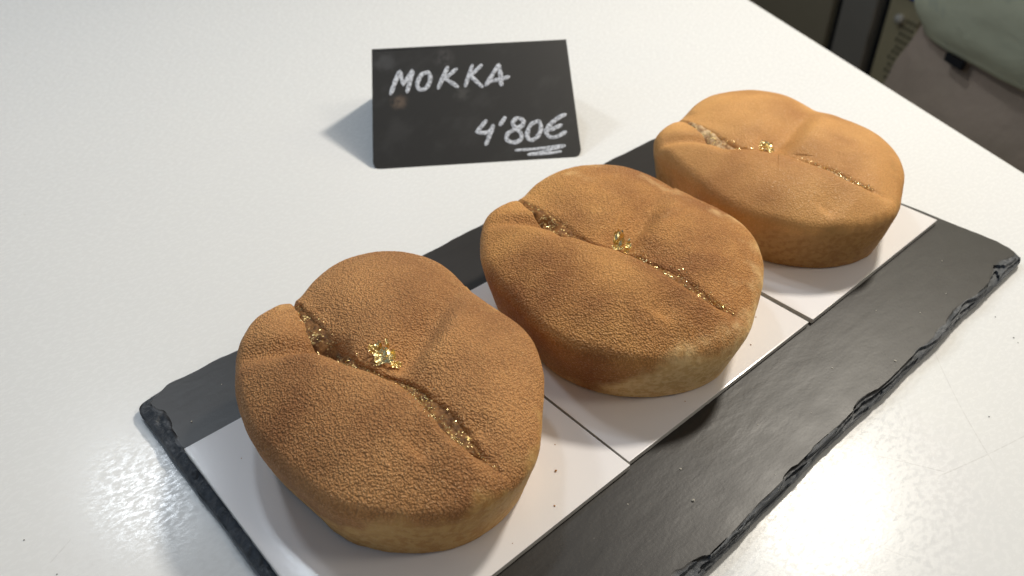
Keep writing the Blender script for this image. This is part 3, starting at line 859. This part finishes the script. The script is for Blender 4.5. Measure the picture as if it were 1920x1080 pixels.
    for nm, keys in words.items():
        V = []; F = []
        for key in keys:
            pts = ST[key]
            if key in sharp:
                q = []
                for a, b in zip(pts[:-1], pts[1:]):
                    for tt in np.linspace(0, 1, 8, endpoint=False): q.append((a[0] + (b[0] - a[0]) * tt, a[1] + (b[1] - a[1]) * tt))
                q.append(pts[-1]); q = np.array(q)
            else: q = smooth_path(pts, max(10, len(pts) * 6))
            tg = np.gradient(q, axis=0); tg /= np.linalg.norm(tg, axis=1)[:, None] + 1e-9; nn = np.stack([-tg[:, 1], tg[:, 0]], 1)
            m = len(q); hw = (0.98 if key[0] != 'U' else 0.66) * (1 + 0.16 * vnoise(np.arange(m) * 0.5, 0, 0, 5 + lay))
            lift = 0.00004 + 0.000012 * (lay % 3); lay += 1
            b0 = len(V)
            q0 = q.copy(); cols = [-1, -0.7, 0, 0.7, 1]; hs = [0, 0.7, 1, 0.7, 0]
            for i in range(m):
                e_ = 0.75 if i in (0, m - 1) else 1
                for cc, hh in zip(cols, hs):
                    pt = q[i] + nn[i] * hw[i] * cc * e_
                    V.append(to3(pt[0] / 1000, pt[1] / 1000, lift + 0.0001 * hh))
            for i in range(m - 1):
                for c_ in range(4):
                    a = b0 + i * 5 + c_; F.append([a, a + 1, a + 6, a + 5])
            # round caps
            for i, sgn in ((0, -1), (m - 1, 1)):
                cidx = len(V)
                V.append(to3(*(q[i] / 1000), lift + 0.0001))
                for a in np.linspace(-math.pi / 2, math.pi / 2, 7):
                    pt = q[i] + (tg[i] * sgn * math.cos(a) + nn[i] * math.sin(a)) * hw[i] * 0.75
                    V.append(to3(pt[0] / 1000, pt[1] / 1000, lift))
                for z in range(6): F.append([cidx, cidx + 1 + z, cidx + 2 + z] if sgn > 0 else [cidx, cidx + 2 + z, cidx + 1 + z])
        mesh_obj(nm, V, F, tm.m, root, smooth=True)
    tag(root, 'small black tent sign with handwritten white name and price, standing behind the pastries', 'price sign')


sign()


# ------------------------------------------------------------------ beyond the counter
def cbox(name, c0, c1, s0, s1, z0, z1, mat, parent=None, bev=0.002):
    import bmesh
    bm = bmesh.new()
    V = [bm.verts.new(ns(c, s, z)) for z in (z0, z1) for (c, s) in ((c0, s0), (c1, s0), (c1, s1), (c0, s1))]
    for f in ((0, 3, 2, 1), (4, 5, 6, 7), (0, 1, 5, 4), (1, 2, 6, 5), (2, 3, 7, 6), (3, 0, 4, 7)): bm.faces.new([V[i] for i in f])
    bmesh.ops.recalc_face_normals(bm, faces=bm.faces)
    if bev: bmesh.ops.bevel(bm, geom=bm.edges[:], offset=bev, segments=2, affect='EDGES', profile=0.7)
    me = bpy.data.meshes.new(name); bm.to_mesh(me); bm.free()
    o = bpy.data.objects.new(name, me); col.objects.link(o)
    if mat: me.materials.append(mat)
    if parent: o.parent = parent
    return o


def simple(name, c, rough=0.5, metal=0.0, c2=None, sc=8):
    t = NT(name)
    cc = t.mix(t.noise(sc, 3), c, c2) if c2 else c
    t.set(Base_Color=cc, Roughness=rough, Metallic=metal)
    return t.m


steel = simple('brushed_steel_dark', (0.42, 0.35, 0.22), 0.42, 0.1, (0.52, 0.43, 0.29))
steel2 = simple('brushed_steel_cool', (0.36, 0.32, 0.26), 0.42, 0.2, (0.46, 0.41, 0.34))
rubber = simple('black_gasket', (0.012, 0.012, 0.014), 0.6)
beige = simple('beige_enamel', (0.56, 0.47, 0.27), 0.5, 0.0, (0.64, 0.53, 0.32))
blue = simple('blue_plastic', (0.03, 0.07, 0.42), 0.45)
holes = simple('dark_vent', (0.06, 0.05, 0.03), 0.7)
knobm = simple('pale_knob', (0.62, 0.58, 0.50), 0.3)
CB = 1.15
o = empty('steel_cabinet', ns(CB, 1.45, -0.92))
def rel(ob, par):
    ob.parent = par; ob.matrix_parent_inverse = par.matrix_world.inverted() if False else Matrix.Translation(-par.location)
rel(cbox('cabinet_door', CB, CB + 0.5, 1.192, 1.75, -0.90, 0.05, steel), o)
rel(cbox('gasket', CB + 0.012, CB + 0.4, 1.158, 1.190, -0.90, 0.05, rubber), o)
tag(o, 'dark taupe steel cabinet beyond the counter at the top edge, left of the others', 'cabinet')
o = empty('steel_cabinet', ns(CB, 1.1, -0.92))
rel(cbox('cabinet_door', CB - 0.006, CB + 0.5, 1.064, 1.156, -0.90, 0.05, steel2), o)
rel(cbox('gasket', CB + 0.012, CB + 0.4, 1.034, 1.062, -0.90, 0.05, rubber), o)
tag(o, 'narrow greyish steel cabinet front between the taupe cabinet and beige vented unit', 'cabinet')
o = empty('vented_unit', ns(CB, 0.98, -0.92))
rel(cbox('housing', CB - 0.004, CB + 0.5, 0.951, 1.032, -0.90, -0.315, beige), o)
rel(cbox('lid', CB - 0.008, CB + 0.5, 0.951, 1.032, -0.313, 0.05, blue), o)
rel(cbox('side_trim', CB - 0.002, CB + 0.4, 0.938, 0.949, -0.90, 0.05, rubber), o)
# vent slots
import bmesh
bm = bmesh.new()
rng = random.Random(4)
def disc(bm, c, s, z, rs, rz, dep=0.002, n=12):
    vs = [bm.verts.new(ns(c, s + rs * math.cos(2 * math.pi * i / n) + 0.35 * rz * math.sin(2 * math.pi * i / n) * 0, z + rz * math.sin(2 * math.pi * i / n))) for i in range(n)]
    v2 = [bm.verts.new(ns(c + dep, s + rs * math.cos(2 * math.pi * i / n), z + rz * math.sin(2 * math.pi * i / n))) for i in range(n)]
    bm.faces.new(vs); bm.faces.new(v2[::-1])
    for i in range(n): bm.faces.new([vs[i], v2[i], v2[(i + 1) % n], vs[(i + 1) % n]])
for (zc, s0, s1, rows) in ((-0.375, 0.955, 0.992, 5), (-0.435, 0.958, 0.998, 5)):
    for r_ in range(rows):
        for i in range(4):
            s = s0 + (s1 - s0) * (i + 0.5 * (r_ % 2)) / 3.7
            disc(bm, CB - 0.0052, s, zc + (r_ - 2) * -0.0125, 0.0024, 0.0034)
bmesh.ops.recalc_face_normals(bm, faces=bm.faces)
me = bpy.data.meshes.new('vent_holes'); bm.to_mesh(me); bm.free(); me.materials.append(holes)
vh = bpy.data.objects.new('vent_holes', me); col.objects.link(vh); rel(vh, o)
bm = bmesh.new(); bmesh.ops.create_uvsphere(bm, u_segments=24, v_segments=16, radius=0.009)
for v in bm.verts:
    v.co = Vector(v.co) * 1.0
me = bpy.data.meshes.new('knob'); bm.to_mesh(me); bm.free(); me.materials.append(knobm)
me.polygons.foreach_set('use_smooth', [True] * len(me.polygons))
kb = bpy.data.objects.new('knob', me); col.objects.link(kb); kb.parent = o
kb.location = Vector(ns(CB - 0.010, 0.992, -0.350)) - o.location
tag(o, 'beige unit with dark vent holes, pale knob and blue top beside the cabinets', 'appliance')


# ------------------------------------------------------------------ person beyond the counter
def loft(name, rings, mat, parent=None, n=48, seed=0, wr=0.0, caps=True, tilt=0.0):
    """rings: (c, s, z, rc, rs) ellipses in the aisle frame; wr wrinkle amplitude"""
    V = []; F = []
    ks = np.arange(len(rings)); fine = np.linspace(0, len(rings) - 1, (len(rings) - 1) * 10 + 1)
    A = np.array([smooth_path(np.array(rings)[:, :2], len(fine)), ]) if False else None
    R = np.array(rings, float)
    m = len(R); ext = np.vstack([2 * R[0] - R[1], R, 2 * R[-1] - R[-2]])
    t = np.clip(fine, 0, m - 1 - 1e-6); i = np.floor(t).astype(int); f = (t - i)[:, None]
    Q = .5 * ((2 * ext[i + 1]) + (-ext[i] + ext[i + 2]) * f + (2 * ext[i] - 5 * ext[i + 1] + 4 * ext[i + 2] - ext[i + 3]) * f * f + (-ext[i] + 3 * ext[i + 1] - 3 * ext[i + 2] + ext[i + 3]) * f ** 3)
    th = np.linspace(0, 2 * np.pi, n, endpoint=False)
    for q in Q:
        wv = wr * fbm(np.cos(th) * 1.6 + q[2] * 3, np.sin(th) * 1.6, q[2] * 14, seed, 3)
        for a, w in zip(th, wv):
            V.append(ns(q[0] + (q[3] + w) * math.cos(a), q[1] + (q[4] + w) * math.sin(a), q[2] - tilt * math.cos(a)))
    L = len(Q)
    for r in range(L - 1):
        for k in range(n): F.append([r * n + k, r * n + (k + 1) % n, (r + 1) * n + (k + 1) % n, (r + 1) * n + k])
    if caps: F.append(list(range(n))[::-1]); F.append(list(range((L - 1) * n, L * n)))
    return mesh_obj(name, V, F, mat, parent)


def person():
    pc, ps = 0.74, 0.335
    root = empty('person', ns(pc, ps, -0.92))
    skin = simple('skin', (0.55, 0.33, 0.23), 0.5)
    # one continuous body from a skinned skeleton
    J = {'pel': (0, 0, 0.93), 'chest': (0, 0, 1.22), 'neck': (0, 0, 1.44), 'head': (0.01, 0, 1.53), 'top': (0, 0, 1.63)}
    pts = [(0, 0, .90), (0, 0, 1.10), (0, 0, 1.30), (0, 0, 1.42), (0, 0, 1.49), (-0.01, 0, 1.56), (0, 0, 1.66)]
    rad = [.13, .115, .14, .06, .055, .085, .06]
    edges = [(i, i + 1) for i in range(6)]
    for sg in (-1, 1):
        b = len(pts)
        pts += [(0, .09 * sg, .86), (0, .10 * sg, .48), (0.01, .10 * sg, .09), (-.12, .11 * sg, .04)]; rad += [.09, .06, .042, .035]
        edges += [(0, b), (b, b + 1), (b + 1, b + 2), (b + 2, b + 3)]
        b = len(pts)
        pts += [(0, .18 * sg, 1.38), (.05, .23 * sg, 1.12), (.16, .17 * sg, 1.02), (.20, .13 * sg, 1.00)]; rad += [.055, .042, .03, .028]
        edges += [(2, b), (b, b + 1), (b + 1, b + 2), (b + 2, b + 3)]
        h = b + 3
        for q, (dx, dy, ln) in enumerate(((.03, .02, .06), (.03, .007, .075), (.03, -.006, .07), (.03, -.02, .055), (.0, -.04, .04))):
            c = len(pts)
            x0, y0, z0 = pts[h]
            pts += [(x0 + dx * .8, y0 - dy * sg, z0 - .005), (x0 + dx + ln * .5, y0 - dy * 1.1 * sg, z0 - .02), (x0 + dx + ln * .8, y0 - dy * 1.1 * sg, z0 - .045)]
            rad += [.010, .009, .008]; edges += [(h, c), (c, c + 1), (c + 1, c + 2)]
    me = bpy.data.meshes.new('body')
    me.from_pydata([(p[0] * EN[0] + p[1] * EE[0], p[0] * EN[1] + p[1] * EE[1], p[2]) for p in pts], edges, [])
    o = bpy.data.objects.new('body', me); col.objects.link(o)
    md = o.modifiers.new('skin', 'SKIN'); md.use_smooth_shade = True
    for v, r in zip(me.skin_vertices[0].data, rad): v.radius = (r, r)
    me.skin_vertices[0].data[0].use_root = True
    o.modifiers.new('sub', 'SUBSURF').levels = 1
    dg = bpy.context.evaluated_depsgraph_get(); dg.update()
    m2 = bpy.data.meshes.new_from_object(o.evaluated_get(dg)); m2.name = 'body'
    col.objects.unlink(o); bpy.data.objects.remove(o)
    m2.materials.clear(); m2.materials.append(skin)
    o = bpy.data.objects.new('body', m2); col.objects.link(o); o.parent = root
    hair = simple('dark_hair', (0.03, 0.02, 0.015), 0.6)
    rl = lambda ob: rel(ob, root)
    rl(loft('hair', [(pc + .02, ps, .63, .085, .08), (pc + .025, ps, .70, .10, .09), (pc + .01, ps, .77, .085, .08), (pc, ps, .80, .02, .02)], hair))
    # sweater: hem just above hip height
    tw = NT('pale_sage_knit')
    cw = tw.mix(tw.noise(9, 4, 0.6), (0.88, 0.85, 0.56), (0.96, 0.93, 0.66))
    cw = tw.mix(tw.ramp(tw.noise(24, 3), 0.62, 0.72, 0, 0.5), cw, (0.62, 0.62, 0.46))
    tw.set(Base_Color=cw, Roughness=0.9, Normal=tw.bump(tw.noise(40, 3), 0.3, 0.006))
    ph = -0.128
    rl(loft('sweater', [(pc, ps, ph, .116, .168), (pc, ps, ph + .03, .128, .178), (pc, ps, ph + .12, .145, .168), (pc, ps, ph + .28, .15, .17), (pc, ps, ph + .45, .15, .19), (pc, ps, ph + .56, .10, .16), (pc, ps, ph + .60, .062, .07)], tw.m, wr=0.010, seed=3, tilt=0.022))
    for sg in (-1, 1):
        rl(loft('sleeve', [(pc, ps + .15 * sg, .46, .06, .06), (pc + .02, ps + .21 * sg, .34, .058, .055), (pc + .05, ps + .24 * sg, .20, .052, .05), (pc + .12, ps + .20 * sg, .13, .045, .045), (pc + .165, ps + .165 * sg, .10, .04, .04)], tw.m, wr=0.006, seed=5))
    tt = NT('taupe_cloth')
    ct = tt.mix(tt.noise(7, 3), (0.50, 0.40, 0.28), (0.60, 0.43, 0.34))
    tt.set(Base_Color=ct, Roughness=0.85, Normal=tt.bump(tt.noise(40, 4), 0.35, 0.008))
    # loose trousers: seat and two legs
    rl(loft('trouser_seat', [(pc, ps, ph + .03, .100, .155), (pc, ps, ph - .02, .112, .170), (pc, ps, ph - .10, .125, .200), (pc, ps, ph - .17, .135, .215), (pc, ps, ph - .22, .12, .17)], tt.m, wr=0.008, seed=9, tilt=0.022))
    for sg in (-1, 1):
        rl(loft('trouser_leg', [(pc, ps + .085 * sg, ph - .15, .115, .105), (pc, ps + .095 * sg, ph - .30, .115, .105), (pc, ps + .10 * sg, ph - .50, .095, .09), (pc, ps + .10 * sg, ph - .74, .085, .08)], tt.m, wr=0.008, seed=12))
        rl(loft('shoe', [(pc - .04, ps + .11 * sg, -.918, .13, .05), (pc - .04, ps + .11 * sg, -.89, .135, .052), (pc - .02, ps + .11 * sg, -.85, .10, .048), (pc + .02, ps + .11 * sg, -.83, .05, .04)], rubber))
    # dark belt loop showing under the hem
    a = math.radians(180 - 12)
    def at(ang, rc, rs, z): return (pc + rc * math.cos(ang), ps + rs * math.sin(ang), z)
    V = []; F = []; n = 12
    for i, t_ in enumerate(np.linspace(0, 1, n)):
        ang = math.radians(166 + 8 * t_)
        for z_, rr in ((ph - .002, 0.002), (ph - .002, 0.006), (ph - .009, 0.006), (ph - .009, 0.002)):
            q = at(ang, .113 + rr, .168 + rr, z_ + 0.022); V.append(ns(*q))
    for i in range(n - 1):
        for c_ in range(4): F.append([i * 4 + c_, i * 4 + (c_ + 1) % 4, (i + 1) * 4 + (c_ + 1) % 4, (i + 1) * 4 + c_])
    F.append([0, 1, 2, 3]); F.append([n * 4 - 1, n * 4 - 2, n * 4 - 3, n * 4 - 4])
    rl(mesh_obj('belt', V, F, rubber, smooth=False))
    tag(root, 'person in pale sage knit top and taupe trousers standing beyond the counter edge', 'person')


person()


# ------------------------------------------------------------------ crumbs
def crumbs(name, pts, mat, label, cat, size=(0.0002, 0.0005)):
    rng = np.random.default_rng(len(pts)); V = []; F = []
    base = np.array([(1, 0, 0), (-1, 0, 0), (0, 1, 0), (0, -1, 0), (0, 0, 1), (0, 0, -1)], float)
    fc = [(0, 2, 4), (2, 1, 4), (1, 3, 4), (3, 0, 4), (2, 0, 5), (1, 2, 5), (3, 1, 5), (0, 3, 5)]
    for (x, y, z, k) in pts:
        s = rng.uniform(*size) * k; b = len(V)
        for q in base: V.append(np.array([x, y, z + s * 0.5]) + q * s * rng.uniform(.6, 1.2, 3) * (1, 1, .6))
        F += [[b + i for i in f] for f in fc]
    o = mesh_obj(name, V, F, mat, smooth=False)
    tag(o, label, cat, kind='stuff')


rng = np.random.default_rng(5)
cm = simple('sugar_crumb', (0.66, 0.62, 0.52), 0.6)
pl = [(x, y, ZS, k) for x, y, k in ((0.094, -0.108, 1.6), (0.130, -0.104, .8), (0.100, -0.099, .7), (0.168, -0.106, .8), (0.186, -0.118, .9), (0.205, -0.101, .7), (0.232, -0.113, .9), (0.118, -0.118, .6),
      (0.006, 0.0105, 1.0), (0.020, 0.019, .9), (-0.0005, 0.0005, .7), (0.146, -0.112, .7), (0.156, -0.120, .6), (0.25, -0.103, .8), (0.08, -0.097, .7), (0.215, -0.112, .6))]
crumbs('crumbs', pl, cm, 'tiny pale crumbs scattered over the bare slate', 'crumbs')
dk = simple('dark_speck', (0.03, 0.025, 0.02), 0.7)
pl = [(x, y, ZC, 1.0) for x, y in ((0.2180, -0.1560), (0.2395, -0.1290), (0.2330, -0.1380), (0.2315, -0.1400), (-0.0415, -0.0105), (-0.0445, 0.006), (0.190, -0.148), (0.1965, -0.1605))]
crumbs('specks', pl, dk, 'few dark specks on the white counter', 'specks', (0.0002, 0.00035))
br = simple('sponge_crumb', (0.42, 0.20, 0.06), 0.7)
pl = [(x, y, ZK, k) for x, y, k in ((0.0725, -0.0770, 1.3), (0.0790, -0.0700, .7), (0.0640, -0.0850, .8), (0.0100, -0.0140, .7), (0.1560, -0.0830, 1.0), (0.1690, -0.0760, 1.4), (0.1620, -0.0700, .7),
      (0.0300, -0.0850, .7), (0.0850, -0.0560, .8), (0.2580, -0.0790, .8), (0.2660, -0.0640, .7), (0.0150, -0.0700, .6), (0.0480, -0.0860, .7), (0.1200, -0.0845, .7))]
crumbs('cake_crumbs', pl, br, 'few brown sponge crumbs fallen on the white cards', 'crumbs', (0.00022, 0.00045))
